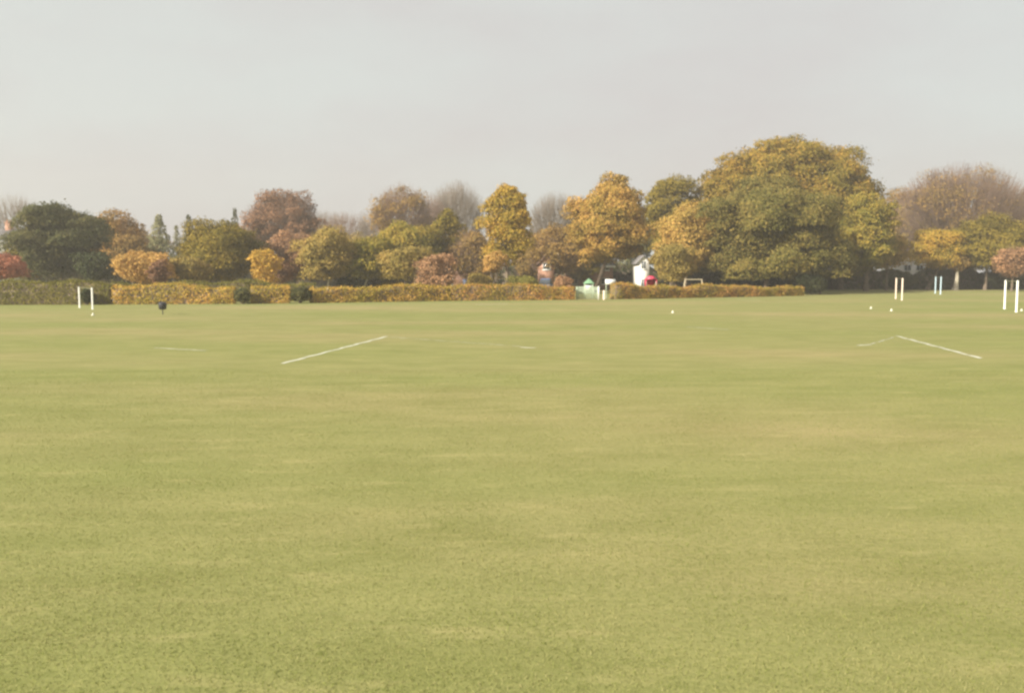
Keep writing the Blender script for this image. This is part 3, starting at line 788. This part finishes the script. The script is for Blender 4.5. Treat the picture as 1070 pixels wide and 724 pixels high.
# ---------------------------------------------------------------- cars
TYRE = mat('tyre_rubber', (0.02, 0.02, 0.02), 0.9)
RIM = mat('wheel_rim', (0.5, 0.5, 0.5), 0.35, 0.1, 3, 0.6)
LAMP = mat('headlight_glass', (0.7, 0.7, 0.68), 0.15)
def car(px, d, rz, col, label, zoff=0.0):
    root = empty('parked_car', (X(px, d), d, zoff), rz); root.scale = (1, 1, 1.55); tag(root, label, 'car', 'cars parked behind the hedge')
    pm = mat('car_paint', col, 0.3, 0.03, 1)
    prof = [(-2.1, .28), (-2.15, .6), (-2.0, .92), (-1.1, 1.0), (1.6, 1.02), (2.0, .9), (2.1, .55), (2.05, .28)]
    cab = [(-1.15, 1.0), (-.45, 1.46), (.9, 1.5), (1.65, 1.02)]
    def ext(pf, w0, w1):
        g = G(); n = len(pf); zs = [p[1] for p in pf]; lo, hi = min(zs), max(zs)
        V = []
        for s in (-1, 1):
            for x_, z_ in pf:
                f = (z_ - lo) / (hi - lo); V.append((x_, s * (w0 + (w1 - w0) * f), z_))
        g.add(V, [[i, (i + 1) % n, (i + 1) % n + n, i + n] for i in range(n)])
        g.add(V, [list(range(n))[::-1]]); g.add(V, [list(range(n, 2 * n))]); return g
    g = ext(prof, .88, .84); g2 = ext([(-.5, 1.44), (-.42, 1.5), (.88, 1.54), (.98, 1.46)], .66, .6)
    g.add(np.concatenate(g2.V), g2.Q[0]); g.n -= 0
    for q in g2.Q[1:]: g.Q.append(q + (g.n - g2.n))
    body = link('body', g.mesh('body'), pm, root)
    g = ext([(x_, z_ + .004) for x_, z_ in cab], .80, .64); link('windows', g.mesh('windows'), GLASS, root)
    for x_ in (-1.3, 1.3):
        for s in (-1, 1):
            g = G(); g.tube([(x_, s * .70, .31), (x_, s * .90, .31)], [.31, .31], 18); wl = link('wheel', g.mesh('wheel'), TYRE, root)
            g = G(); g.tube([(x_, s * .895, .31), (x_, s * .915, .31)], [.19, .17], 14); link('rim', g.mesh('rim'), RIM, wl)
    for s in (-1, 1):
        g = G(); g.box(-2.16, -2.06, s * .62 - .16, s * .62 + .16, .62, .78); link('headlight', g.mesh('headlight'), LAMP, root)
        g = G(); g.box(1.98, 2.1, s * .68 - .1, s * .68 + .1, .66, .86); link('tail_light', g.mesh('tail_light'), mat('tail_light', (.4, .02, .02), .2), root)
car(570, 120, R(80), (0.10, 0.15, 0.28), 'tall dark blue car parked behind the hedge, in front of a brick house')

# red play slide with a hooded tower
d = 109
PRED = mat('red_plastic', (0.55, 0.05, 0.10), 0.4, 0.05, 2)
root = empty('play_slide', (X(679.5, d), d, 0)); tag(root, 'red play slide with a hooded top behind the rust-orange hedge', 'slide')
for x_ in (-.6, .6):
    for y_ in (-.5, .5):
        g = G(); g.tube([(x_, y_, 0), (x_, y_, 2.0)], [.06, .06], 8); link('leg', g.mesh('leg'), PGREEN, root)
g = G(); g.box(-.64, .64, -.54, .54, 1.30, 1.38); link('deck', g.mesh('deck'), PRED, root)
g = G()
g.box(-.7, -.62, -.56, .56, 1.42, 2.3); g.box(.62, .7, -.56, .56, 1.42, 2.3)
g.box(-.615, .615, .48, .54, 1.42, 2.28)
V = [(-.75, -.6, 2.303), (.75, -.6, 2.303), (.75, .6, 2.303), (-.75, .6, 2.303), (-.2, -.3, 2.75), (.2, -.3, 2.75), (.2, .3, 2.75), (-.2, .3, 2.75)]
g.add(V, [(3, 2, 1, 0), (4, 5, 6, 7), (0, 1, 5, 4), (1, 2, 6, 5), (2, 3, 7, 6), (3, 0, 4, 7)])
link('hood', g.mesh('hood'), PRED, root)
g = G()
for k in range(8):
    t0, t1 = k / 8, (k + 1) / 8
    y0, y1 = -.55 - 2.2 * t0, -.55 - 2.2 * t1; z0, z1 = 1.36 - 1.15 * t0 ** .9, 1.36 - 1.15 * t1 ** .9
    for xa, xb, dz in ((-.3, .3, 0), (-.36, -.3, .18), (.3, .36, .18)):
        g.add([(xa, y0, z0 - .05), (xb, y0, z0 - .05), (xb, y1, z1 - .05), (xa, y1, z1 - .05), (xa, y0, z0 + dz), (xb, y0, z0 + dz), (xb, y1, z1 + dz), (xa, y1, z1 + dz)],
              [(3, 2, 1, 0), (4, 5, 6, 7), (0, 1, 5, 4), (1, 2, 6, 5), (2, 3, 7, 6), (3, 0, 4, 7)])
link('chute', g.mesh('chute'), PRED, root)

# ---------------------------------------------------------------- haze
g = G(); g.box(-420, 420, -12, 420, -1.0, 50)
hz = link('haze', g.mesh('haze'), None)
hm = bpy.data.materials.new('haze'); hm.use_nodes = True
n = hm.node_tree; n.nodes.clear()
o_ = n.nodes.new('ShaderNodeOutputMaterial'); pv = n.nodes.new('ShaderNodeVolumePrincipled')
pv.inputs['Color'].default_value = (0.93, 0.89, 0.81, 1); pv.inputs['Density'].default_value = 0.0008
pv.inputs['Anisotropy'].default_value = 0.2
n.links.new(pv.outputs[0], o_.inputs['Volume'])
hz.data.materials.append(hm); tag(hz, kind='stuff')
